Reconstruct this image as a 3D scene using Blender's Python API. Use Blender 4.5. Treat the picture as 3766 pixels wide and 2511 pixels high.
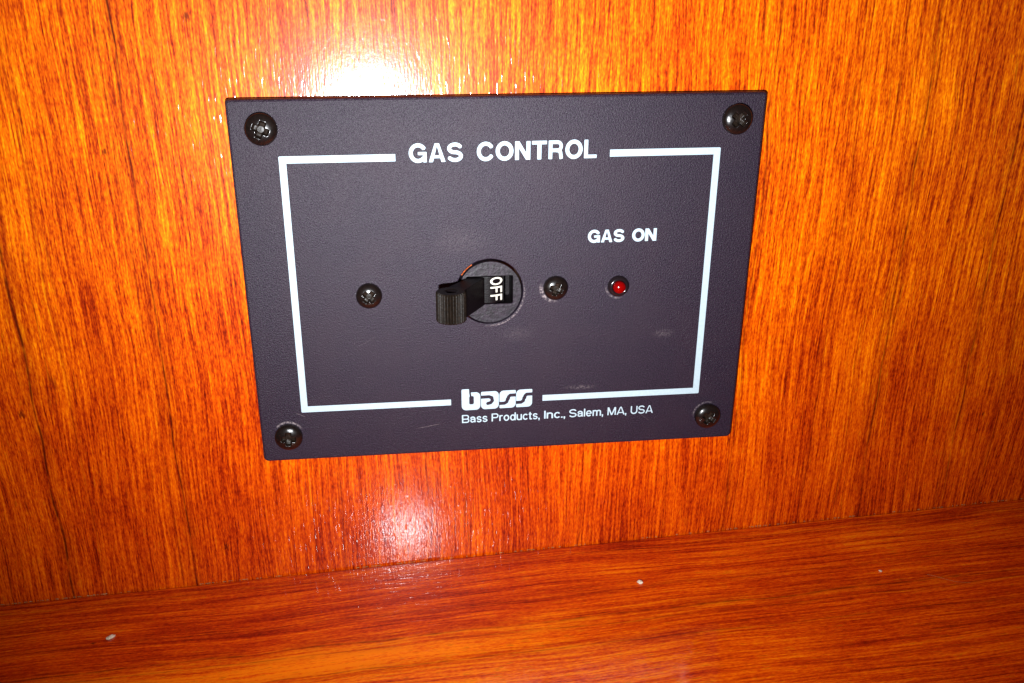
import bpy, bmesh, math, random
import numpy as np
from mathutils import Vector, Matrix, noise as mnoise

for o in list(bpy.data.objects):
    bpy.data.objects.remove(o)
SC = bpy.context.scene
COL = SC.collection
MM = 0.001
ZOFF = 140.0            # the shelf's left end lies near z = 0


def P(x, y, h=0.0):
    """panel coordinates in mm (x right, y up, h out of the wall) -> world metres"""
    return Vector((x, -h, y + ZOFF)) * MM


# ---------------------------------------------------------------- camera
cam_d = bpy.data.cameras.new('camera')
cam = bpy.data.objects.new('camera', cam_d)
COL.objects.link(cam)
SC.camera = cam
right, down, fwd = ((0.99468426, -0.00607876, 0.10279241),
                    (-0.04190981, -0.93573316, 0.35020996),
                    (0.09405742, -0.35265634, -0.93101381))
cv = lambda v: Vector((v[0], -v[2], v[1]))
rx, up, bk = cv(right), -cv(down), -cv(fwd)
cam.matrix_world = Matrix.Translation(P(40.005, 16.230, 211.357)) @ Matrix((rx, up, bk)).transposed().to_4x4()
cam_d.sensor_width = 36.0
cam_d.lens = 3099.83 / 3766 * 36.0
cam_d.shift_x = 100.0 / 3766
cam_d.clip_start = 0.005
cam_d.clip_end = 20.0

# ---------------------------------------------------------------- light
world = bpy.data.worlds.new('World')
SC.world = world
world.use_nodes = True
bg = world.node_tree.nodes['Background']
bg.inputs['Color'].default_value = (1.0, 0.62, 0.42, 1)
bg.inputs['Strength'].default_value = 0.05

fl_d = bpy.data.lights.new('flash', 'AREA')      # the small flash beside the lens
fl_d.shape = 'DISK'
fl_d.size = 0.007
fl_d.energy = 0.585
fl_d.spread = math.radians(114)
fl_d.color = (0.94, 0.97, 1.0)
flash = bpy.data.objects.new('flash', fl_d)
COL.objects.link(flash)
flash.location = P(27, -22, 191)
flash.rotation_euler = (P(68, -10, 0) - flash.location).to_track_quat('-Z', 'Y').to_euler()

SC.view_settings.view_transform = 'Standard'
SC.view_settings.look = 'None'
SC.view_settings.exposure = 0.0
SC.view_settings.gamma = 1.0
SC.view_settings.use_curve_mapping = False
SC.cycles.max_bounces = 4
SC.cycles.diffuse_bounces = 2
SC.cycles.glossy_bounces = 3


# ---------------------------------------------------------------- node helper
class NT:
    def __init__(self, name):
        self.m = bpy.data.materials.new(name)
        self.m.use_nodes = True
        self.t = self.m.node_tree
        self.b = self.t.nodes['Principled BSDF']

    def n(self, typ, **kw):
        nd = self.t.nodes.new(typ)
        for k, v in kw.items():
            setattr(nd, k, v)
        return nd

    def put(self, sock, v):
        if v is None:
            return
        if isinstance(v, bpy.types.NodeSocket):
            self.t.links.new(v, sock)
        else:
            sock.default_value = v

    def math(self, op, a, b=None, c=None, clamp=False):
        nd = self.n('ShaderNodeMath', operation=op, use_clamp=clamp)
        for i, v in enumerate((a, b, c)):
            self.put(nd.inputs[i], v)
        return nd.outputs[0]

    def vec(self, x, y, z=0.0):
        nd = self.n('ShaderNodeCombineXYZ')
        for i, v in enumerate((x, y, z)):
            self.put(nd.inputs[i], v)
        return nd.outputs[0]

    def noise(self, v, scale=1.0, detail=2.0, rough=0.5, dist=0.0):
        nd = self.n('ShaderNodeTexNoise')
        self.put(nd.inputs['Vector'], v)
        nd.inputs['Scale'].default_value = scale
        nd.inputs['Detail'].default_value = detail
        nd.inputs['Roughness'].default_value = rough
        nd.inputs['Distortion'].default_value = dist
        return nd.outputs['Fac']

    def ss(self, v, a, b, lo=0.0, hi=1.0):
        nd = self.n('ShaderNodeMapRange', interpolation_type='SMOOTHSTEP')
        self.put(nd.inputs[0], v)
        for i, q in enumerate((a, b, lo, hi)):
            nd.inputs[i + 1].default_value = q
        return nd.outputs[0]

    def ramp(self, v, stops, interp='LINEAR'):
        nd = self.n('ShaderNodeValToRGB')
        self.put(nd.inputs[0], v)
        cr = nd.color_ramp
        cr.interpolation = interp
        while len(cr.elements) < len(stops):
            cr.elements.new(0.5)
        for e, (p, c) in zip(cr.elements, stops):
            e.position = p
            e.color = (*c, 1)
        return nd.outputs[0]

    def mix(self, fac, a, b, mode='MIX'):
        nd = self.n('ShaderNodeMix', data_type='RGBA', blend_type=mode)
        self.put(nd.inputs[0], fac)
        for s, v in ((nd.inputs[6], a), (nd.inputs[7], b)):
            self.put(s, v if isinstance(v, bpy.types.NodeSocket) else (*v, 1))
        return nd.outputs[2]

    def coords(self):
        tc = self.n('ShaderNodeTexCoord')
        sp = self.n('ShaderNodeSeparateXYZ')
        self.t.links.new(tc.outputs['Object'], sp.inputs[0])
        return [self.math('MULTIPLY', sp.outputs[i], 1000.0) for i in range(3)]

    def bump(self, h, strength, dist, normal=None):
        nd = self.n('ShaderNodeBump')
        nd.inputs['Strength'].default_value = strength
        nd.inputs['Distance'].default_value = dist
        self.put(nd.inputs['Height'], h)
        if normal is not None:
            self.put(nd.inputs['Normal'], normal)
        return nd.outputs[0]

    def set(self, **kw):
        for k, v in kw.items():
            s = self.b.inputs[k.replace('_', ' ')]
            if isinstance(v, tuple) and len(v) == 3:
                v = (*v, 1)
            self.put(s, v)
        return self.m


def wood(name, cross, along, lines, knots, seed, stops, coat_rough=0.14, gain=1.0, zone=None, golden=None, relief=0.000026, mixk=(0.42, 0.52, 1.22, 0.88, 0.38, 0.80)):
    """varnished teak veneer; lines = [(cross position mm, half width mm, depth)], knots = [(cross, along, r)]"""
    t = NT(name)
    xyz = t.coords()
    u, v = xyz[cross], xyz[along]
    M = t.math
    uo = M('ADD', u, seed * 137.0)
    # slow waver of the grain
    w1 = t.noise(t.vec(M('MULTIPLY', uo, 0.016), M('MULTIPLY', v, 0.010)), 1, 1)
    w2 = t.noise(t.vec(M('MULTIPLY', uo, 0.13), M('MULTIPLY', v, 0.035), 7.0), 1, 1)
    warp = M('ADD', M('MULTIPLY', M('SUBTRACT', w1, 0.5), 7.0), M('MULTIPLY', M('SUBTRACT', w2, 0.5), 1.5))
    ug = M('ADD', uo, warp)
    band = t.noise(t.vec(M('MULTIPLY', ug, 0.06), M('MULTIPLY', v, 0.004), 1.0), 1, 2, 0.55)
    med = t.noise(t.vec(M('MULTIPLY', ug, 0.50), M('MULTIPLY', v, 0.011), 2.0), 1, 2, 0.6)
    fine = t.noise(t.vec(M('MULTIPLY', ug, 1.55), M('MULTIPLY', v, 0.040), 3.0), 1, 1, 0.6)
    dash = t.noise(t.vec(M('MULTIPLY', ug, 2.3), M('MULTIPLY', v, 0.26), 4.0), 1, 1, 0.55)
    blot = t.noise(t.vec(M('MULTIPLY', uo, 0.05), M('MULTIPLY', v, 0.032), 5.0), 1, 2, 0.6)
    grit = t.noise(t.vec(M('MULTIPLY', uo, 2.7), M('MULTIPLY', v, 0.75), 6.0), 1, 1, 0.6)
    tone = 0.52
    for s, k in zip((band, med, fine, dash, blot, grit), mixk):
        tone = M('ADD', tone, M('MULTIPLY', M('SUBTRACT', s, 0.5), k * gain))
    if zone:
        tone = M('ADD', tone, M('MULTIPLY', t.ss(M('ADD', u, M('MULTIPLY', M('SUBTRACT', med, 0.5), 6.0)), zone[0], zone[1], 0.0, zone[2]), t.ss(M('ADD', v, M('MULTIPLY', M('SUBTRACT', band, 0.5), 120.0)), 95.0, 5.0)))
    col = t.ramp(tone, stops)
    # redder towards the bottom, brighter and more golden higher up
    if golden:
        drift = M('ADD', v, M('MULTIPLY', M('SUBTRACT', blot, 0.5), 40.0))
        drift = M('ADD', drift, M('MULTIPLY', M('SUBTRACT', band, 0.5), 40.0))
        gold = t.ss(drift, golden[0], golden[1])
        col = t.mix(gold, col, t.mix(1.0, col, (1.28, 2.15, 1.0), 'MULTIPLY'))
    # scattered thin dark grain lines
    ridge = t.ss(M('ABSOLUTE', M('SUBTRACT', med, 0.42)), 0.0, 0.020, 1.0, 0.0)
    brk = t.ss(M('ADD', M('MULTIPLY', blot, 0.6), M('MULTIPLY', band, 0.4)), 0.46, 0.58)
    dark = M('MULTIPLY', M('MULTIPLY', ridge, brk), 0.5)
    # the distinct lines at their own places
    if lines:
        wl = M('ADD', u, M('MULTIPLY', M('SUBTRACT', w2, 0.5), 3.2))
        br2 = M('ADD', 0.35, M('MULTIPLY', t.ss(t.noise(t.vec(M('MULTIPLY', u, 0.2), M('MULTIPLY', v, 0.10), 11.0), 1, 2, 0.7), 0.33, 0.62), 0.65))
        acc = 0.0
        for (x0, hw, dep) in lines:
            d = M('ABSOLUTE', M('SUBTRACT', wl, x0))
            acc = M('MAXIMUM', acc, M('MAXIMUM', t.ss(d, 0.0, hw, dep, 0.0), t.ss(d, 0.0, hw * 7, dep * 0.3, 0.0)))
        dark = M('MAXIMUM', dark, M('MULTIPLY', acc, br2))
    for (ku, kv, kr) in knots:
        dx = M('MULTIPLY', M('SUBTRACT', u, ku), 1.5)
        dy = M('SUBTRACT', v, kv)
        dd = M('SQRT', M('ADD', M('MULTIPLY', dx, dx), M('MULTIPLY', dy, dy)))
        dd = M('ADD', dd, M('MULTIPLY', M('SUBTRACT', grit, 0.5), kr * 1.4))
        dark = M('MAXIMUM', dark, t.ss(dd, kr * 0.2, kr * 1.3, 0.75, 0.0))
    dark = M('MAXIMUM', dark, M('MULTIPLY', t.ss(dash, 0.60, 0.72), 0.36))
    col = t.mix(dark, col, (0.055, 0.0024, 0.0003))
    # relief under the varnish: fine ribs, grit and open pores (its own cheap noises, no warp)
    pore = t.ss(t.noise(t.vec(M('MULTIPLY', uo, 1.3), M('MULTIPLY', v, 0.24), 14.0), 1, 0), 0.60, 0.74)
    hf = t.noise(t.vec(M('MULTIPLY', uo, 2.4), M('MULTIPLY', v, 0.42), 15.0), 1, 1, 0.6)
    hg = t.noise(t.vec(M('MULTIPLY', uo, 1.5), M('MULTIPLY', v, 1.1), 16.0), 1, 1, 0.6)
    h = M('ADD', M('MULTIPLY', hf, 0.9), M('MULTIPLY', hg, 0.5))
    h = M('SUBTRACT', h, M('MULTIPLY', pore, 0.7))
    cn = t.bump(h, 1.0, relief)
    return t.set(Base_Color=col, Roughness=0.38, Specular_IOR_Level=0.09, Coat_Weight=0.95,
                 Coat_Roughness=coat_rough, Coat_IOR=1.58, Coat_Normal=cn)


STOPS = [(0.0, (0.11, 0.0034, 0.0001)), (0.25, (0.26, 0.0115, 0.0001)), (0.5, (0.45, 0.036, 0.0001)),
         (0.75, (0.63, 0.076, 0.0002)), (1.0, (0.80, 0.14, 0.001))]
STOPS_SH = [(0.0, (0.15, 0.0030, 0.0001)), (0.25, (0.31, 0.013, 0.0001)), (0.5, (0.52, 0.040, 0.0001)),
            (0.75, (0.72, 0.098, 0.0002)), (1.0, (0.86, 0.19, 0.001))]
WX = lambda x: 40 + (x - 40) * 1.0133
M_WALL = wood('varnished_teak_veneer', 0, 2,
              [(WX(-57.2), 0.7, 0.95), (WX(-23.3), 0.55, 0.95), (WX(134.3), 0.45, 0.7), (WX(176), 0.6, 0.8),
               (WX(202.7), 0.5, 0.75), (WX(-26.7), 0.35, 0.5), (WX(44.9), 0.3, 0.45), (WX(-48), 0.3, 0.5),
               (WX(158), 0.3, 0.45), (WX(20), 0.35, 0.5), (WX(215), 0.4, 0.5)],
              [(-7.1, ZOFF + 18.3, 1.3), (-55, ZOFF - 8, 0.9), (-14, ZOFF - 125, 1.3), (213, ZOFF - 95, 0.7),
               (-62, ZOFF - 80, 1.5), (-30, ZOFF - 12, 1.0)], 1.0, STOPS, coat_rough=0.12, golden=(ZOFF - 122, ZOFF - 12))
M_SHELF = wood('varnished_teak_shelf', 1, 0,
               [(-33.0, 0.8, 0.75), (-36.0, 0.4, 0.6), (-43.5, 0.5, 0.6), (-5.0, 0.35, 0.5), (-23, 0.35, 0.5)],
               [(-21.7, -112.0, 0.9)], 3.0, STOPS_SH, coat_rough=0.09, relief=0.000011, mixk=(0.8, 1.05, 1.05, 0.65, 0.45, 0.65), zone=(-29.5, -36.0, 0.26))


# ---------------------------------------------------------------- mesh helpers
def link(name, bm, mat, parent=None, smooth=False, loc=None):
    me = bpy.data.meshes.new(name)
    bm.normal_update()
    bm.to_mesh(me)
    bm.free()
    if mat:
        me.materials.append(mat)
    if smooth:
        for p in me.polygons:
            p.use_smooth = True
    o = bpy.data.objects.new(name, me)
    COL.objects.link(o)
    if parent:
        o.parent = parent
    if loc is not None:
        o.location = loc
    return o


def tag(o, label, cat=None, group=None, kind=None):
    o['label'] = label
    if cat:
        o['category'] = cat
    if group:
        o['group'] = group
    if kind:
        o['kind'] = kind
    return o


def box_bm(x0, x1, y0, y1, z0, z1, bevel=0.0):
    bm = bmesh.new()
    bmesh.ops.create_cube(bm, size=1.0)
    for v in bm.verts:
        v.co = Vector((x0 + (v.co.x + .5) * (x1 - x0), y0 + (v.co.y + .5) * (y1 - y0), z0 + (v.co.z + .5) * (z1 - z0)))
    if bevel:
        bmesh.ops.bevel(bm, geom=bm.edges[:], offset=bevel, segments=3, affect='EDGES', profile=0.5)
    return bm


def ring(bm, pts):
    return [bm.verts.new(p) for p in pts]


def bridge(bm, a, b):
    n = len(a)
    for i in range(n):
        bm.faces.new((a[i], a[(i + 1) % n], b[(i + 1) % n], b[i]))


def fill_between(bm, outer, inner):
    es = []
    for lp in (outer, inner):
        for i in range(len(lp)):
            a, b = lp[i], lp[(i + 1) % len(lp)]
            e = bm.edges.get((a, b)) or bm.edges.new((a, b))
            es.append(e)
    bmesh.ops.triangle_fill(bm, use_beauty=True, use_dissolve=False, edges=es)


def orient(bm):
    bmesh.ops.recalc_face_normals(bm, faces=bm.faces[:])


def circ(cx, cy, r, h, n=64):
    return [P(cx + r * math.cos(2 * math.pi * i / n), cy + r * math.sin(2 * math.pi * i / n), h) for i in range(n)]


def rrect(x0, x1, y0, y1, r, h, n=6, rt=None):
    out = []
    rt = rt or r
    for (cx, cy, a0, r) in ((x1 - rt, y1 - rt, 0, rt), (x0 + rt, y1 - rt, 90, rt), (x0 + r, y0 + r, 180, r), (x1 - r, y0 + r, 270, r)):
        for i in range(n + 1):
            a = math.radians(a0 + 90 * i / n)
            out.append(P(cx + r * math.cos(a), cy + r * math.sin(a), h))
    return out


def lathe(prof, cx, cy, n=48, cap=True):
    """prof = [(r, h)...] turned about the axis standing out of the panel at (cx, cy)"""
    bm = bmesh.new()
    prev = None
    for (r, h) in prof:
        if r < 1e-6:
            c = bm.verts.new(P(cx, cy, h))
            for i in range(n):
                bm.faces.new((prev[i], prev[(i + 1) % n], c))
            prev = None
            break
        cur = ring(bm, circ(cx, cy, r, h, n))
        if prev:
            bridge(bm, prev, cur)
        prev = cur
    orient(bm)
    return bm


# ================================================================= the setting
T = 2.8                                     # plate thickness: the wall face lies at h = -T
WALL_Y = T * MM
bm = bmesh.new()                            # sheet with the opening that the breaker's body passes through
fr = ring(bm, [Vector((x, WALL_Y, z)) for x, z in ((-.55, -.10), (.75, -.10), (.75, .62), (-.55, .62))])
bk_ = ring(bm, [Vector((x, WALL_Y + .012, z)) for x, z in ((-.55, -.10), (.75, -.10), (.75, .62), (-.55, .62))])
hf_ = ring(bm, circ(63.0, -50.1, 8.80, -T, 64))
hb_ = ring(bm, circ(63.0, -50.1, 8.80, -T - 12, 64))
fill_between(bm, fr, hf_)
fill_between(bm, bk_, hb_)
bridge(bm, fr, bk_)
bridge(bm, hf_, hb_)
orient(bm)
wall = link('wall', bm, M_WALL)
wall['kind'] = 'structure'
wall['label'] = 'orange varnished teak veneer wall with vertical grain behind the panel'

ANG = math.radians(2.562)
EDGE = P(65.457, -133.23, -T)
bm = box_bm(-0.75, 0.75, -0.40, -0.0005, -0.018, 0.0, bevel=0.0004)
shelf = link('shelf', bm, M_SHELF)
shelf.location = EDGE
shelf.rotation_euler = (0, -ANG, 0)
shelf['kind'] = 'structure'
shelf['label'] = 'varnished teak shelf with grain running along the foot of the wall'


def S(along, out, up=0.0):
    """point on the shelf: along the edge, out from the wall, up from the surface (mm) -> world"""
    return EDGE + Matrix.Rotation(-ANG, 3, 'Y') @ (Vector((along, -out, up)) * MM)


# ================================================================= materials of the panel
def plate_material():
    t = NT('charcoal_powder_coat')
    x, y, z = t.coords()
    v = t.vec(x, y, z)
    n1 = t.noise(v, 3.1, 3, 0.65)
    n2 = t.noise(v, 0.07, 3, 0.6)
    n3 = t.noise(v, 2.2, 2, 0.5)
    col = t.mix(t.ss(n1, 0.40, 0.62), (0.0066, 0.0038, 0.0088), (0.023, 0.0126, 0.0265))
    col = t.mix(t.ss(n2, 0.35, 0.7, 0.0, 0.35), col, (0.022, 0.011, 0.019))
    # pale lint and rub marks
    lint = t.ss(t.noise(v, 1.9, 1, 0.4), 0.80, 0.84)
    rub = t.math('MULTIPLY', t.ss(t.noise(v, 0.06, 2), 0.60, 0.70), t.ss(t.noise(t.vec(t.math('MULTIPLY', x, 0.5), y, t.math('MULTIPLY', z, 1.6)), 0.9, 4, 0.75), 0.60, 0.75))
    marks = t.math('MAXIMUM', t.math('MULTIPLY', lint, 0.5), t.math('MULTIPLY', rub, 0.22))
    M = t.math
    brkup = t.ss(t.noise(v, 1.4, 3, 0.7), 0.40, 0.62)
    # dried residue beside screws and the switch hole: part of a ring (x, y, radius, half width, towards, strength)
    for (cx, cy, rr, wd, dx, dy, st) in ((80.2, -49.3, 3.75, 0.7, -.75, -.66, 0.7), (7.3, -89.1, 4.15, 0.4, 0.05, 1.0, 0.8),
                                         (125.2, -89.2, 4.05, 0.35, -.55, .83, 0.45), (62.75, -50.1, 9.25, 0.35, .75, -.66, 0.5),
                                         (97.3, -49.55, 3.3, 0.4, -.55, -.83, 0.4)):
        px, py = M('SUBTRACT', x, cx), M('SUBTRACT', z, cy + ZOFF)
        d = M('SQRT', M('ADD', M('MULTIPLY', px, px), M('MULTIPLY', py, py)))
        dot = M('DIVIDE', M('ADD', M('MULTIPLY', px, dx), M('MULTIPLY', py, dy)), M('ADD', d, 0.001))
        ringm = t.ss(M('ABSOLUTE', M('SUBTRACT', d, rr)), wd * 0.2, wd, st, 0.0)
        marks = M('MAXIMUM', marks, M('MULTIPLY', M('MULTIPLY', ringm, t.ss(dot, 0.45, 0.9)), brkup))
    # fine scratches (x0, y0, x1, y1, half width, strength) and one smudge
    for (xa, ya, xb, yb, wd, st) in ((41.5, -88.9, 49.5, -87.6, 0.13, 0.45), (9.2, -82.0, 12.6, -83.8, 0.12, 0.4), (104, -86.6, 109, -90.5, 0.10, 0.2),
                                     (27, -64, 33, -61, 0.09, 0.18)):
        L = math.hypot(xb - xa, yb - ya)
        ux, uy = (xb - xa) / L, (yb - ya) / L
        px, py = M('SUBTRACT', x, xa), M('SUBTRACT', z, ya + ZOFF)
        al = M('ADD', M('MULTIPLY', px, ux), M('MULTIPLY', py, uy))
        ac = M('ABSOLUTE', M('ADD', M('MULTIPLY', px, -uy), M('MULTIPLY', py, ux)))
        q = M('MULTIPLY', t.ss(ac, 0.0, wd, st, 0.0), M('MULTIPLY', t.ss(al, 0.0, L * .3), t.ss(al, L, L * .7)))
        marks = M('MAXIMUM', marks, M('MULTIPLY', q, M('ADD', 0.4, M('MULTIPLY', brkup, 0.6))))
    for (cx, cy, rx_, ry_, st) in ((110.8, -63.6, 4.0, 1.6, 0.18), (88, -78.6, 6.0, 1.0, 0.22), (70, -62, 7, 3, 0.07), (56, -36, 10, 5, 0.06)):
        px = M('DIVIDE', M('SUBTRACT', x, cx), rx_)
        py = M('DIVIDE', M('SUBTRACT', z, cy + ZOFF), ry_)
        d = M('SQRT', M('ADD', M('MULTIPLY', px, px), M('MULTIPLY', py, py)))
        marks = M('MAXIMUM', marks, M('MULTIPLY', t.ss(d, 0.0, 1.0, st, 0.0), brkup))
    col = t.mix(marks, col, (0.30, 0.24, 0.24))
    h = t.math('ADD', n1, t.math('MULTIPLY', n3, 0.6))
    return t.set(Base_Color=col, Roughness=0.44, Specular_IOR_Level=0.23, Normal=t.bump(h, 1.0, 0.00016))


def plain(name, col, rough, spec=0.5, bump=None, coat=0.0, var=0.0, metallic=0.0):
    t = NT(name)
    x, y, z = t.coords()
    v = t.vec(x, y, z)
    c = (*col, 1)
    if var:
        n = t.noise(v, 1.3, 4, 0.65)
        c = t.mix(t.ss(n, 0.3, 0.72), tuple(q * (1 - var) for q in col), tuple(min(1, q * (1 + var)) for q in col))
    t.set(Base_Color=c, Roughness=rough, Specular_IOR_Level=spec, Coat_Weight=coat, Metallic=metallic)
    t.b.inputs['Coat Roughness'].default_value = 0.08
    if bump:
        t.set(Normal=t.bump(t.noise(v, bump[0], 3, 0.6), 1.0, bump[1]))
    return t.m


M_PLATE = plate_material()
M_INK = plain('white_print_ink', (0.36, 0.45, 0.50), 0.55, 0.3, (1.5, 0.00003), var=0.06)
M_SCREW = plain('black_oxide_screw', (0.006, 0.0035, 0.003), 0.22, 0.55, (0.7, 0.00005), var=0.3)
M_RECESS = plain('worn_screw_recess', (0.012, 0.0075, 0.005), 0.33, 0.3, (0.9, 0.00005), var=0.5)
M_BODY = plain('dull_black_bakelite', (0.013, 0.008, 0.013), 0.48, 0.3, (1.2, 0.00012), var=0.65)
M_ROCK = plain('black_rocker_plastic', (0.0030, 0.0015, 0.0020), 0.45, 0.15, (2.0, 0.00006), var=0.4)
M_KNOB = plain('brown_black_knob_plastic', (0.0060, 0.0034, 0.0018), 0.45, 0.2, (1.6, 0.00008), var=0.6)
M_OFF = plain('cream_print_ink', (0.55, 0.52, 0.44), 0.5, 0.3)
M_BEZEL = plain('gloss_black_bezel', (0.008, 0.005, 0.006), 0.16, 0.5)
M_LENS = plain('red_led_lens', (0.16, 0.0003, 0.0003), 0.14, 0.35)
M_CRUMB = plain('cream_crumb', (0.60, 0.48, 0.36), 0.6, 0.3, (2.0, 0.0001), var=0.2)
M_DUST = plain('tan_dust', (0.30, 0.12, 0.045), 0.8, 0.2, var=0.5)


# ================================================================= print: strokes -> clean filled shapes
def arc(cx, cy, rx, ry, a0, a1, n=22):
    return [(cx + rx * math.cos(math.radians(a0 + (a1 - a0) * i / n)),
             cy + ry * math.sin(math.radians(a0 + (a1 - a0) * i / n))) for i in range(n + 1)]


def d_box(X, Y, a, b, w, r):
    ax, ay = a
    bx, by = b
    L = math.hypot(bx - ax, by - ay) or 1e-9
    if L < 1e-6:
        return np.full(X.shape, 9.0)
    ux, uy = (bx - ax) / L, (by - ay) / L
    px, py = X - (ax + bx) / 2, Y - (ay + by) / 2
    qx = np.abs(px * ux + py * uy) - (L / 2 - r)
    qy = np.abs(-px * uy + py * ux) - (w / 2 - r)
    return np.hypot(np.maximum(qx, 0), np.maximum(qy, 0)) + np.minimum(np.maximum(qx, qy), 0) - r


def sdf(prims, X, Y, r=0.02):
    D = np.full(X.shape, 9.0)
    for p in prims:
        k = p[0]
        if k in ('line', 'cutline'):
            pts, w = p[1], p[2]
            d = np.full(X.shape, 9.0)
            n = len(pts) - 1
            for i in range(n):
                d = np.minimum(d, d_box(X, Y, pts[i], pts[i + 1], w, 0.0 if n > 1 else r))
            for q in (pts[1:-1] if k == 'line' else pts):
                d = np.minimum(d, np.hypot(X - q[0], Y - q[1]) - w / 2)
            D = np.minimum(D, d) if k == 'line' else np.maximum(D, -d)
        elif k == 'poly':
            pts = p[1]
            d = np.full(X.shape, -9.0)
            m = len(pts)
            ar = sum(pts[i][0] * pts[(i + 1) % m][1] - pts[(i + 1) % m][0] * pts[i][1] for i in range(m))
            sg = 1 if ar > 0 else -1
            for i in range(m):
                (ax, ay), (bx, by) = pts[i], pts[(i + 1) % m]
                L = math.hypot(bx - ax, by - ay)
                d = np.maximum(d, sg * ((by - ay) * (X - ax) - (bx - ax) * (Y - ay)) / L)
            D = np.minimum(D, d)
        elif k in ('rbox', 'cutbox'):
            x0, x1, y0, y1, rr = p[1:]
            qx = np.abs(X - (x0 + x1) / 2) - ((x1 - x0) / 2 - rr)
            qy = np.abs(Y - (y0 + y1) / 2) - ((y1 - y0) / 2 - rr)
            d = np.hypot(np.maximum(qx, 0), np.maximum(qy, 0)) + np.minimum(np.maximum(qx, qy), 0) - rr
            D = np.minimum(D, d) if k == 'rbox' else np.maximum(D, -d)
    return D


def march(bm, prims, width, to_world, cell, y0=-0.3, y1=1.15, soft=0.0):
    """fill the inside of the shape with faces; to_world maps glyph (x, y) to a point"""
    nx = int((width + 0.16) / cell) + 1
    ny = int((y1 - y0) / cell) + 1
    xs = -0.08 + np.arange(nx + 1) * cell
    ys = y0 + np.arange(ny + 1) * cell
    X, Y = np.meshgrid(xs, ys)
    D = sdf(prims, X, Y) - soft
    D = np.where(np.abs(D) < 1e-5, 1e-5, D)
    cache = {}

    def vert(key, x, y):
        if key not in cache:
            cache[key] = bm.verts.new(to_world(x, y))
        return cache[key]
    inside = D < 0
    anyin = inside[:-1, :-1] | inside[1:, :-1] | inside[:-1, 1:] | inside[1:, 1:]
    for j, i in zip(*np.nonzero(anyin)):
        cs = ((j, i), (j, i + 1), (j + 1, i + 1), (j + 1, i))
        poly = []
        for k in range(4):
            a, b = cs[k], cs[(k + 1) % 4]
            da, db = D[a], D[b]
            if da < 0:
                poly.append(vert(a, xs[a[1]], ys[a[0]]))
            if (da < 0) != (db < 0):
                lo, hi = (a, b) if a < b else (b, a)
                t = D[lo] / (D[lo] - D[hi])
                poly.append(vert((lo, hi), xs[lo[1]] + t * (xs[hi[1]] - xs[lo[1]]), ys[lo[0]] + t * (ys[hi[0]] - ys[lo[0]])))
        if len(poly) >= 3:
            try:
                bm.faces.new(poly)
            except ValueError:
                pass


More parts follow.
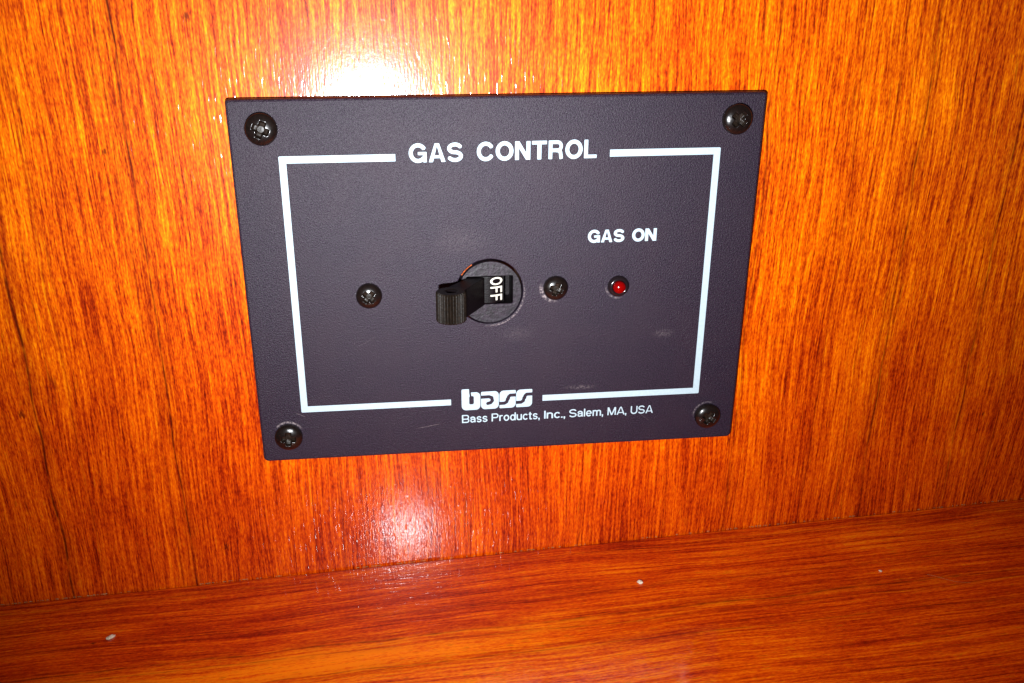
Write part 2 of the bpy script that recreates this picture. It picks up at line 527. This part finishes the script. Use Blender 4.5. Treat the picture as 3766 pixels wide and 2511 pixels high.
def glyph(ch, s):
    """strokes of a bold grotesque letter in cap-height units; returns width, primitives"""
    hs = s * 0.86                        # horizontal strokes are a little thinner
    L = lambda pts, w=s: ('line', pts, w)
    B = lambda x0, x1, y0, y1: ('rbox', x0, x1, y0, y1, 0.012)
    xh = 0.74
    if ch == 'O':
        w = 0.96
        return w, [L(arc(w / 2, .5, w / 2 - s / 2, .51 - hs / 2, 0, 360, 40)), L(arc(w / 2, .5, w / 2 - s / 2, .51 - hs / 2, -10, 10, 4))]
    if ch == 'C':
        w = 0.92
        return w, [L(arc(w * .53, .5, w * .53 - s / 2, .51 - hs / 2, 33, 327, 36), s * .97)]
    if ch == 'G':
        w = 0.94
        return w, [L(arc(w * .52, .5, w * .52 - s / 2, .51 - hs / 2, 32, 322, 36), s * .97), B(w * .52, w, .40, .40 + hs * .85), B(w - s * .85, w, 0.0, .40 + hs * .85)]
    if ch == 'S':
        w = 0.86
        rx = w / 2 - s / 2
        ry = (1.02 - hs) / 4
        return w, [L(arc(w / 2, .5 + ry, rx * .96, ry, 18, 255, 20) + arc(w / 2, .5 - ry, rx, ry, 75, -162, 20), s * .93)]
    if ch == 'A':
        w = 0.95
        return w, [('poly', [(0, 0), (s * 1.08, 0), (w / 2 + s * .12, 1), (w / 2 - s * .58, 1)]),
                   ('poly', [(w, 0), (w - s * 1.08, 0), (w / 2 - s * .12, 1), (w / 2 + s * .58, 1)]), B(.22 * w, .78 * w, .21, .21 + hs * .82)]
    if ch == 'N':
        w = 0.85
        return w, [B(0, s, 0, 1), B(w - s, w, 0, 1), ('poly', [(0, 1), (s * 1.12, 1), (w, 0), (w - s * 1.12, 0)])]
    if ch == 'T':
        w = 0.80
        return w, [B(0, w, 1 - hs, 1), B(w / 2 - s / 2, w / 2 + s / 2, 0, 1)]
    if ch in 'RPB':
        w = 0.84 if ch != 'P' else 0.80
        yt, ym = 1 - hs / 2, 0.47
        r = (yt - ym) / 2
        xr = w - s / 2 - r * .95 - (0.03 if ch == 'B' else 0)
        pr = [B(0, s, 0, 1), L([(s * .4, yt)] + arc(xr, ym + r, r * .95, r, 90, -90, 14) + [(s * .4, ym)], hs)]
        if ch == 'R':
            pr.append(L([(xr - .1, ym), (xr + .08, ym - .02), (w - s * .72, ym - .10), (w - s * .58, ym - .24), (w - s * .54, .12), (w - s * .42, 0)], s * .92))
        if ch == 'B':
            r2 = (ym - hs / 2) / 2
            x2 = w - s / 2 - r2
            pr.append(L([(s * .4, ym)] + arc(x2, hs / 2 + r2, r2, r2, 90, -90, 14) + [(s * .4, hs / 2)], hs))
        return w, pr
    if ch == 'L':
        w = 0.72
        return w, [B(0, s, 0, 1), B(0, w, 0, hs)]
    if ch == 'F':
        w = 0.72
        return w, [B(0, s, 0, 1), B(0, w, 1 - hs, 1), B(0, w * .9, .5 - hs * .4, .5 + hs * .6)]
    if ch == 'I':
        return s, [B(0, s, 0, 1)]
    if ch == 'M':
        w = 0.98
        return w, [B(0, s * .95, 0, 1), B(w - s * .95, w, 0, 1), ('poly', [(0, 1), (s * 1.2, 1), (w / 2 + s * .5, 0), (w / 2 - s * .5, 0)]),
                   ('poly', [(w, 1), (w - s * 1.2, 1), (w / 2 - s * .5, 0), (w / 2 + s * .5, 0)])]
    if ch == 'U':
        w = 0.85
        r = w / 2 - s / 2
        return w, [L([(s / 2, 1), (s / 2, .36)] + arc(w / 2, .36, r, .36 - hs / 2 + .01, 180, 360, 18) + [(w - s / 2, 1)])]
    if ch == 'o':
        w = 0.66
        return w, [L(arc(w / 2, xh / 2, w / 2 - s / 2, xh / 2 + .01 - hs / 2, 0, 360, 28)), L(arc(w / 2, xh / 2, w / 2 - s / 2, xh / 2 + .01 - hs / 2, -12, 12, 4))]
    if ch == 'c':
        w = 0.60
        return w, [L(arc(w * .54, xh / 2, w * .54 - s / 2, xh / 2 + .01 - hs / 2, 40, 320, 24))]
    if ch == 'e':
        w = 0.65
        return w, [L(arc(w / 2, xh / 2, w / 2 - s / 2, xh / 2 + .01 - hs / 2, 0, 322, 24)), B(s * .3, w - s * .2, xh / 2 - hs * .42, xh / 2 + hs * .38)]
    if ch == 'a':
        w = 0.62
        return w, [L([(s * .5 + .01, xh * .66)] + arc(w * .46, xh - hs / 2 - .15, w * .46 - s / 2, .155, 165, 20, 12) + [(w - s * .72, xh * .6), (w - s * .72, .10), (w - s * .35, .03)]),
                   L([(w - s * .8, xh * .52)] + arc(w * .38, .22 + hs * .15, w * .38 - s / 2, .22 - hs * .32, 80, 285, 14) + [(w - s * .8, .16)], hs)]
    if ch == 's':
        w = 0.57
        rx = w / 2 - s / 2
        ry = (xh + .02 - hs) / 4
        return w, [L(arc(w / 2, xh / 2 + ry, rx * .95, ry, 15, 250, 16) + arc(w / 2, xh / 2 - ry, rx, ry, 70, -165, 16), s * .92)]
    if ch == 'r':
        w = 0.40
        return w, [B(0, s, 0, xh), L([(s * .5, xh * .52), (s * .75, xh * .8), (w * .62, xh - hs * .5), (w, xh - hs * .45)], hs)]
    if ch == 'd':
        w = 0.66
        return w, [B(w - s, w, 0, 1.0), L(arc(w * .47, xh / 2, w * .47 - s / 2, xh / 2 + .01 - hs / 2, 0, 360, 26))]
    if ch == 'u':
        w = 0.62
        r = w / 2 - s / 2
        return w, [L([(s / 2, xh), (s / 2, .26)] + arc(w / 2, .26, r, .26 - hs / 2 + .01, 180, 330, 14)), B(w - s, w, 0, xh)]
    if ch == 't':
        w = 0.38
        return w, [L([(w * .42, xh + .2), (w * .42, .16), (w * .5, hs * .5), (w, hs * .5)]), B(0, w * .98, xh - hs * .9, xh)]
    if ch == 'n':
        w = 0.62
        r = w / 2 - s / 2
        return w, [B(0, s, 0, xh), L(arc(w / 2, xh - .26, r, .27 - hs / 2, 160, 0, 14) + [(w - s / 2, 0)])]
    if ch == 'm':
        w = 0.96
        r = (w - s) / 4
        return w, [B(0, s, 0, xh), L(arc(s / 2 + r, xh - .24, r, .25 - hs / 2, 160, 0, 14) + [(s / 2 + 2 * r, 0)]),
                   L(arc(s / 2 + 3 * r, xh - .24, r, .25 - hs / 2, 160, 0, 14) + [(w - s / 2, 0)])]
    if ch == 'l':
        return s, [B(0, s, 0, 1)]
    if ch == '.':
        return s * 1.1, [B(0, s * 1.1, 0, s * 1.05)]
    if ch == ',':
        return s * 1.1, [B(0, s * 1.1, 0, s * 1.05), ('poly', [(s * .35, 0.02), (s * 1.1, 0.02), (s * .75, -.19), (s * .2, -.19)])]
    raise KeyError(ch)


def text_bm(items, base, cap, h, s, cell=0.03, soft=0.008, slope=0.0):
    """items = [(char, x0, x1)] in mm"""
    bm = bmesh.new()
    for (ch, x0, x1) in items:
        w, pr = glyph(ch, s)
        k = (x1 - x0) / w
        march(bm, pr, w, lambda x, y: P(x0 + x * k, base + (x0 + x * k - items[0][1]) * slope + y * cap, h), cell, soft=soft)
    return bm


INK_H = 0.03
# ================================================================= the gas control panel
panel = bpy.data.objects.new('gas_control_panel', None)
COL.objects.link(panel)
panel.location = P(66.5, -96.6, -T)
panel.empty_display_size = 0.01
tag(panel, 'charcoal gas control panel with white lettering screwed to the teak wall', 'control panel')
bpy.context.view_layer.update()
PINV = Matrix.Translation(-panel.location)


def adopt(o, parent=None):
    """parent without moving"""
    p = parent or panel
    o.parent = p
    o.matrix_parent_inverse = p.matrix_world.inverted() if p is panel else Matrix.Identity(4)
    return o


def part(name, bm, mat, parent=None, smooth=False, label=None):
    """meshes are drawn in world coordinates, so every part keeps an identity matrix of its own"""
    o = link(name, bm, mat, None, smooth)
    if parent is None:
        o.parent = panel
        o.matrix_parent_inverse = PINV
    else:
        o.parent = parent
    if label:
        o['label'] = label
    return o


HX, HY, HR = 62.75, -49.92, 8.92
bm = bmesh.new()
W_, H_ = 133.0, -96.6
loops = []
for ins, h in ((0.0, -T), (0.0, -1.2), (0.12, -0.55), (0.36, -0.16), (0.75, 0.0)):
    loops.append(ring(bm, rrect(ins - .25, W_ + .25 - ins, H_ + ins - .2, -ins, 1.4 - ins * .6, h, rt=0.9 - ins * .6)))
for a, b in zip(loops, loops[1:]):
    bridge(bm, a, b)
hl = []
for r, h in ((HR + 0.22, 0.0), (HR + 0.06, -0.07), (HR, -0.25), (HR, -T)):
    hl.append(ring(bm, circ(HX, HY, r, h, 72)))
fill_between(bm, loops[-1], hl[0])
for a, b in zip(hl, hl[1:]):
    bridge(bm, a, b)
fill_between(bm, loops[0], hl[-1])
orient(bm)
part('face_plate', bm, M_PLATE)

# white border: two brackets, open at the title and at the maker's mark
LW = 1.75
X0, X1, Y0, Y1 = 11.25, 122.2, -82.2, -13.6


def bracket(side, xt, xb):
    bm = bmesh.new()
    xo, xi = (X0, X0 + LW) if side < 0 else (X1, X1 - LW)
    q = 0.22 * (1 if side < 0 else -1)
    rects = [((xt, Y1), (xo + q, Y1), (xo, Y1 - .22), (xi, Y1 - LW), (xt, Y1 - LW)),
             ((xo, Y1 - .22), (xo, Y0 + .22), (xi, Y0 + LW), (xi, Y1 - LW)),
             ((xb, Y0), (xb, Y0 + LW), (xi, Y0 + LW), (xo, Y0 + .22), (xo + q, Y0))]
    for r_ in rects:
        bm.faces.new(ring(bm, [P(x, y, INK_H) for x, y in r_]))
    bmesh.ops.remove_doubles(bm, verts=bm.verts[:], dist=1e-7)
    orient(bm)
    return part('border_line', bm, M_INK)


bracket(-1, 39.5, 51.9)
bracket(1, 93.4, 77.4)

k = 47.1 / 1775
tit = [('G', 312, 475), ('A', 497, 650), ('S', 667, 815), ('C', 947, 1103), ('O', 1125, 1290), ('N', 1308, 1450),
       ('T', 1468, 1607), ('R', 1627, 1762), ('O', 1787, 1950), ('L', 1968, 2087)]
part('title_lettering', text_bm([(c, 42.85 + (a - 312) * k, 42.85 + (b - 312) * k) for c, a, b in tit], -15.75, 4.5, INK_H, 0.205, slope=0.004),
     M_INK, label='white GAS CONTROL lettering')
k = 18.3 / 985
on = [('G', 1027, 1200), ('A', 1217, 1378), ('S', 1393, 1550), ('O', 1662, 1840), ('N', 1850, 2012)]
part('indicator_lettering', text_bm([(c, 88.55 + (a - 1027) * k, 88.55 + (b - 1027) * k) for c, a, b in on], -37.45, 3.3, INK_H, 0.225),
     M_INK, label='white GAS ON lettering')

txt = 'Bass Products, Inc., Salem, MA, USA'
s_ = 0.138
k = 54.4 / (2088 - 265)
lay = []
for word, xa, xb in zip(txt.split(), (265, 543, 1040, 1278, 1648, 1872), (503, 997, 1240, 1605, 1830, 2088)):
    x, row = 0.0, []
    for ch in word:
        w, _ = glyph(ch, s_)
        if ch in ',.':
            x -= 0.01
        row.append((ch, x, x + w))
        x += w + (0.105 if ch not in 'A' else 0.06)
    f = (xb - xa) / row[-1][2]
    lay += [(c, (xa - 265 + p * f) * k, (xa - 265 + q * f) * k) for c, p, q in row]
k = 1.0
part('maker_lettering', text_bm([(c, 54.85 + a * k, 54.85 + b * k) for c, a, b in lay], -87.8, 2.4, INK_H, s_, cell=0.045, slope=0.003),
     M_INK, label='small white maker and address line')


def logo():
    bm = bmesh.new()
    k = 19.55 / 670.0          # mm per unit of the drawing
    px = lambda x: (x - 260) / 200.0
    py = lambda y: (330 - y) / 200.0
    pr = {}
    Bx = lambda x0, x1, y0, y1, r: ('rbox', px(x0), px(x1), py(y1), py(y0), r / 200)
    Cb = lambda x0, x1, y0, y1, r: ('cutbox', px(x0), px(x1), py(y1), py(y0), r / 200)
    Ct = lambda pts, w: ('cutline', [(px(a), py(b)) for a, b in pts], w / 200)
    letters = [
        [Bx(260, 436, 160, 330, 42), Bx(260, 334, 126, 250, 10), Cb(330, 376, 194, 276, 14), Ct([(338, 130), (340, 165), (346, 205)], 18)],
        [Bx(444, 612, 160, 330, 40), Bx(444, 500, 160, 200, 12), Ct([(430, 211), (520, 211), (546, 222), (550, 248)], 33), Ct([(508, 276), (535, 270), (552, 250)], 33)],
        [Bx(620, 774, 160, 330, 40), Bx(730, 774, 160, 196, 8), Bx(620, 665, 296, 330, 8), Ct([(790, 208), (722, 208), (706, 222), (704, 240)], 33),
         Ct([(606, 283), (668, 283), (690, 270), (697, 240)], 33)],
        [Bx(780, 932, 160, 330, 40), Bx(890, 932, 160, 196, 8), Bx(780, 825, 296, 330, 8), Ct([(946, 208), (880, 208), (864, 222), (862, 240)], 33),
         Ct([(766, 283), (826, 283), (848, 270), (855, 240)], 33)]]
    for prims in letters:
        march(bm, prims, 3.45, lambda x, y: P(54.85 + x * 200 * k, -83.95 + x * 0.07 + y * 200 * k * 1.06, INK_H), 0.02, y0=-0.1, y1=1.15, soft=0.004)
    return bm


part('maker_logo', logo(), M_INK, label='chunky white lowercase bass logo')


# ---------------------------------------------------------------- screws
def screw_mesh(R, H, seed):
    """pan head with a Phillips recess, standing on h = 0 at the origin (mm); returns head and recess meshes"""
    rnd = random.Random(seed)
    nr, na = 44, 120
    L, Wd, dep = 0.56 * R, 0.20 * R, 0.62 * H

    def sst(a, b, v):
        t = min(1, max(0, (v - a) / (b - a)))
        return t * t * (3 - 2 * t)

    def hgt(x, y):
        r = math.hypot(x, y)
        q = min(1.0, r / R)
        base = H * (0.30 + 0.70 * math.sqrt(max(0.0, 1 - (q * 0.985) ** 2.2)))
        m = 0.0
        for (u, v) in ((x, y), (y, x)):
            wing = sst(Wd * 1.1, Wd * 0.66, abs(v)) * sst(L, L * 0.72, abs(u))
            m = max(m, wing * (0.62 + 0.38 * sst(L, 0, abs(u))))
        m = max(m, sst(0.36 * R, 0.2 * R, r))
        return base - dep * m, m
    head, rec = bmesh.new(), bmesh.new()
    rows = []
    for i in range(nr + 1):
        r = R * (i / nr)
        rows.append([(r * math.cos(2 * math.pi * j / na), r * math.sin(2 * math.pi * j / na)) for j in range(na)])
    cache = {id(head): {}, id(rec): {}}

    def vert(b, i, j):
        c = cache[id(b)]
        key = (i, j % na) if i else (0, 0)
        if key not in c:
            x, y = rows[i][j % na] if i else (0, 0)
            z, _ = hgt(x, y)
            c[key] = b.verts.new(Vector((x, -z, y)) * MM)
        return c[key]
    for i in range(nr):
        for j in range(na):
            xs = [rows[i][j], rows[i + 1][j], rows[i + 1][(j + 1) % na], rows[i][(j + 1) % na]]
            cx, cy = sum(a for a, _ in xs) / 4, sum(b for _, b in xs) / 4
            b = rec if hgt(cx, cy)[1] > 0.30 else head
            vs = [vert(b, i, j), vert(b, i + 1, j), vert(b, i + 1, j + 1), vert(b, i, j + 1)]
            vs = list(dict.fromkeys(vs))
            b.faces.new(vs)
    # side down to the plate
    a = [vert(head, nr, j) for j in range(na)]
    c = [head.verts.new(Vector((v.co.x * .985, 0.0002, v.co.z * .985))) for v in a]
    bridge(head, a, c)
    out = []
    for b, nm, mt in ((head, 'screw', M_SCREW), (rec, 'cross_recess', M_RECESS)):
        orient(b)
        b.normal_update()
        top = max(b.faces, key=lambda f: abs(f.normal.y))
        if top.normal.y > 0:
            bmesh.ops.reverse_faces(b, faces=b.faces[:])
        me = bpy.data.meshes.new(nm)
        b.to_mesh(me)
        b.free()
        me.materials.append(mt)
        for p in me.polygons:
            p.use_smooth = True
        out.append(me)
    return out


big = screw_mesh(3.9, 2.5, 1)
small = screw_mesh(3.35, 2.4, 2)
for (x, y, rot, ms, sc) in ((7.9, -7.0, 24, big, 1.0), (125.6, -6.6, 40, big, 0.98), (7.3, -89.1, 3, big, 0.96),
                            (125.2, -89.2, 30, big, 0.94), (31.2, -49.6, 42, small, 1.0), (80.2, -49.3, 20, small, 0.97)):
    o = bpy.data.objects.new('screw', ms[0])
    COL.objects.link(o)
    o.parent = panel
    o.location = P(x, y, 0) - panel.location
    o.rotation_euler = (0, math.radians(rot), 0)
    o.scale = (sc, sc, sc)
    r = bpy.data.objects.new('cross_recess', ms[1])
    COL.objects.link(r)
    r.parent = o

# ---------------------------------------------------------------- circuit breaker switch
BX, BY, BR, BH = 62.92, -50.42, 8.46, -1.1
wx0, wx1, wy0, wy1 = 56.6, 69.15, -53.75, -45.85
bm = bmesh.new()
o1 = ring(bm, circ(BX, BY, BR, -T - 11, 64))
o2 = ring(bm, circ(BX, BY, BR, BH - 0.1, 64))
o3 = ring(bm, circ(BX, BY, BR - 0.1, BH, 64))
bridge(bm, o1, o2)
bridge(bm, o2, o3)
w1 = ring(bm, rrect(wx0, wx1, wy0, wy1, 0.35, BH, 3))
w2 = ring(bm, rrect(wx0 + .1, wx1 - .1, wy0 + .1, wy1 - .1, 0.35, BH - 0.2, 3))
w3 = ring(bm, rrect(wx0 + .1, wx1 - .1, wy0 + .1, wy1 - .1, 0.35, -9.0, 3))
fill_between(bm, o3, w1)
bridge(bm, w1, w2)
bridge(bm, w2, w3)
bm.faces.new(w3)
orient(bm)
deep = set(w2) | set(w3)
for f in bm.faces:
    if all(v in deep for v in f.verts):
        f.material_index = 1  # inner window walls take the darker plastic: recess shade put into their colour
brk = part('breaker_switch', bm, M_BODY, label='round black breaker with its toggle thrown to OFF')
brk.data.materials.append(M_ROCK)

# added strip standing in for the orange glint of wood in the gap at the upper left of the opening
bm = bmesh.new()
ia, oa = [], []
for i in range(9):
    a = math.radians(122 + 26 * i / 8)
    ia.append(P(HX + 8.50 * math.cos(a), HY + 8.50 * math.sin(a), -0.95))
    oa.append(P(HX + 8.86 * math.cos(a), HY + 8.86 * math.sin(a), -0.55))
A, B = [bm.verts.new(p) for p in ia], [bm.verts.new(p) for p in oa]
C_ = [bm.verts.new(p + Vector((0, 0.0006, 0))) for p in ia]
for i in range(8):
    bm.faces.new((A[i], A[i + 1], B[i + 1], B[i]))
    bm.faces.new((A[i + 1], A[i], C_[i], C_[i + 1]))
orient(bm)
part('wood_glint_strip', bm, plain('orange_glint', (0.62, 0.13, 0.03), 0.35, 0.5, (1.2, 0.0001), var=0.5), brk)

# rocker drum: profile in (x, h), extruded along y inside the window
PVX, PVH, DR = 62.6, -7.4, 6.35


def extrude_profile(pts, y0, y1, bev=0.12):
    bm = bmesh.new()
    n = len(pts)
    cx, ch = sum(p[0] for p in pts) / n, sum(p[1] for p in pts) / n
    sh = lambda p: (p[0] + (cx - p[0]) * 0.03, p[1] + (ch - p[1]) * 0.03)
    rs = [ring(bm, [P(*(sh(p)[:1]), y0, sh(p)[1]) for p in pts]),
          ring(bm, [P(p[0], y0 + bev, p[1]) for p in pts]),
          ring(bm, [P(p[0], y1 - bev, p[1]) for p in pts]),
          ring(bm, [P(*(sh(p)[:1]), y1, sh(p)[1]) for p in pts])]
    for a, b in zip(rs, rs[1:]):
        bridge(bm, a, b)
    bm.faces.new(rs[0])
    bm.faces.new(rs[-1])
    orient(bm)
    return bm


prof = [(PVX + DR * math.sin(math.radians(a)), PVH + DR * math.cos(math.radians(a))) for a in range(-42, 56, 4)]
prof = [(57.2, -8.5)] + [(x, h) for x, h in prof if 57.4 < x < 66.6] + [(66.7, -2.4), (66.8, -8.5)]
part('rocker', extrude_profile(prof, wy0 + 0.35, wy1 - 0.3), M_ROCK, brk)

# lever arm: from the drum out to the knob, leaning left
KX, KH, KR = 51.9, 10.3, 3.85
KY0, KY1 = -53.9, -46.1
axis = Vector((KX - 59.6, KH + 0.9)).normalized()
per = Vector((-axis.y, axis.x))
arm = [Vector((61.4, -0.75)), Vector((KX, KH)) - per * 2.7, Vector((KX, KH)) + per * 2.7, Vector((57.3, -1.3)), Vector((58.0, -2.2)), Vector((61.2, -2.0))]
part('lever_arm', extrude_profile([(p.x, p.y) for p in arm], KY0 + 0.1, KY1 - 0.1, 0.2), M_ROCK, brk)

bm = bmesh.new()
nT = 30
ribs = []
for i in range(nT * 6):
    a = 2 * math.pi * i / (nT * 6)
    ph = (i % 6) / 6.0
    tooth = 0.5 + 0.5 * math.cos(2 * math.pi * ph)
    ribs.append((a, KR - 0.34 * (1 - tooth ** 0.6)))


def kring(f, y, d=0.0):
    return ring(bm, [P(KX + (f(r) + d) * math.cos(a), y, KH + (f(r) + d) * math.sin(a)) for a, r in ribs])


seq = [kring(lambda r: r, KY0 + 0.3), kring(lambda r: r, KY1 - 0.3), kring(lambda r: r - 0.25, KY1), kring(lambda r: 1.75, KY1),
       kring(lambda r: 1.5, KY1 - 0.12), kring(lambda r: 0.5, KY1 - 0.8)]
low = kring(lambda r: r - 0.25, KY0)
bridge(bm, low, seq[0])
for a, b in zip(seq, seq[1:]):
    bridge(bm, a, b)
bm.faces.new(low)
bm.faces.new(seq[-1])
orient(bm)
part('knob', bm, M_KNOB, brk, label='ribbed black toggle knob')

# OFF printed on the drum, reading downward
bm = bmesh.new()
rise = lambda x: PVH + math.sqrt(max(0.01, (DR + 0.02) ** 2 - (x - PVX) ** 2))
yy = -46.35
for ch, hgt in (('O', 2.15), ('F', 1.8), ('F', 1.75)):
    w, pr = glyph(ch, 0.185)
    kx = 3.25                                    # letter height runs along x
    march(bm, pr, w, lambda gx, gy: P(63.05 + gy * kx, yy - gx * hgt / w, rise(63.05 + gy * kx)), 0.035, soft=0.0)
    yy -= hgt + 0.42
part('switch_lettering', bm, M_OFF, brk, label='cream OFF lettering')

# ---------------------------------------------------------------- indicator light
LX, LY = 97.3, -49.55
led = part('indicator_light', lathe([(2.95, -0.5), (2.9, 0.25), (2.75, 0.75), (2.4, 1.1), (1.95, 1.25), (1.78, 1.15), (1.72, 0.4)], LX, LY), M_BEZEL,
           smooth=True, label='small red indicator lamp in a black bezel')
dome = [(1.68, 0.4), (1.68, 1.4)] + [(1.68 * math.cos(math.radians(a)), 1.4 + 1.35 * math.sin(math.radians(a))) for a in range(10, 90, 10)] + [(0, 2.75)]
part('lens', lathe(dome, LX, LY), M_LENS, led, smooth=True)


# ================================================================= crumbs, lint and dust on the shelf
def crumb(along, out, size, rot, seed, label):
    bm = bmesh.new()
    bmesh.ops.create_icosphere(bm, subdivisions=3, radius=1.0)
    for v in bm.verts:
        n = mnoise.noise(v.co * 1.3 + Vector((seed * 7.1, 0, 0))) * 0.45 + mnoise.noise(v.co * 3 + Vector((0, seed * 3.3, 0))) * 0.2
        v.co *= 1 + n
        v.co = Vector((v.co.x * size[0], v.co.y * size[1], max(-0.6, v.co.z) * size[2])) * MM * 0.5
    zmin = min(v.co.z for v in bm.verts)
    for v in bm.verts:
        v.co.z -= zmin
    o = link('crumb', bm, M_CRUMB, smooth=True, loc=S(along, out + T, 0.0))
    o.rotation_euler = (0, -ANG, 0)
    o.rotation_euler.rotate_axis('Z', math.radians(rot))
    tag(o, label, 'crumb', 'pale crumbs on the shelf')


crumb(-107.8, 17.3, (2.2, 1.3, 0.9), 38, 1, 'largest cream crumb, on the shelf left of the panel')
crumb(37.6, 18.3, (1.4, 1.7, 0.9), 20, 2, 'cream crumb on the shelf below the right half of the panel')
crumb(104.9, 24.7, (0.75, 0.8, 0.5), 10, 3, 'smallest pale crumb, on the shelf right of the panel')

bm = bmesh.new()
pts = [(116.5, 28.2), (118.2, 29.3), (120.2, 31.0), (122.4, 32.6), (125.6, 33.6)]
prev = None
for i, (a, o_) in enumerate(pts):
    c = S(a, o_ + T, 0.08 + 0.05 * math.sin(i * 2.1))
    r = 0.035 * MM
    cur = ring(bm, [c + Vector((0, r * math.cos(q), r * math.sin(q))) for q in (0, 2.1, 4.2)])
    if prev:
        bridge(bm, prev, cur)
    prev = cur
orient(bm)
tag(link('lint_fibre', bm, M_DUST), 'thin tan lint fibre lying on the shelf at right', 'lint')

# grains of dust and old varnish gathered in the joint of wall and shelf
rnd = random.Random(5)
bm = bmesh.new()
for i in range(420):
    a = rnd.uniform(-150, 175)
    if mnoise.noise(Vector((a * 0.045, 3.3, 0))) < rnd.uniform(-0.35, 0.45):
        continue
    ln, ht = rnd.uniform(0.15, 1.0), rnd.uniform(0.06, 0.2)
    c0 = S(a, rnd.uniform(0.05, 0.22), 0.02)
    ex = (S(1, 0) - S(0, 0)) * 1.0
    geom = bmesh.ops.create_icosphere(bm, subdivisions=1, radius=1.0)['verts']
    for v in geom:
        q = v.co * (1 + rnd.uniform(-.3, .3))
        v.co = c0 + Vector((q.x * ln * 0.5, q.y * ht * 0.6, q.z * ht)) * MM
dust = link('dust', bm, M_DUST)
dust['kind'] = 'stuff'
dust['label'] = 'tan dust and varnish crumbs along the wall and shelf joint'
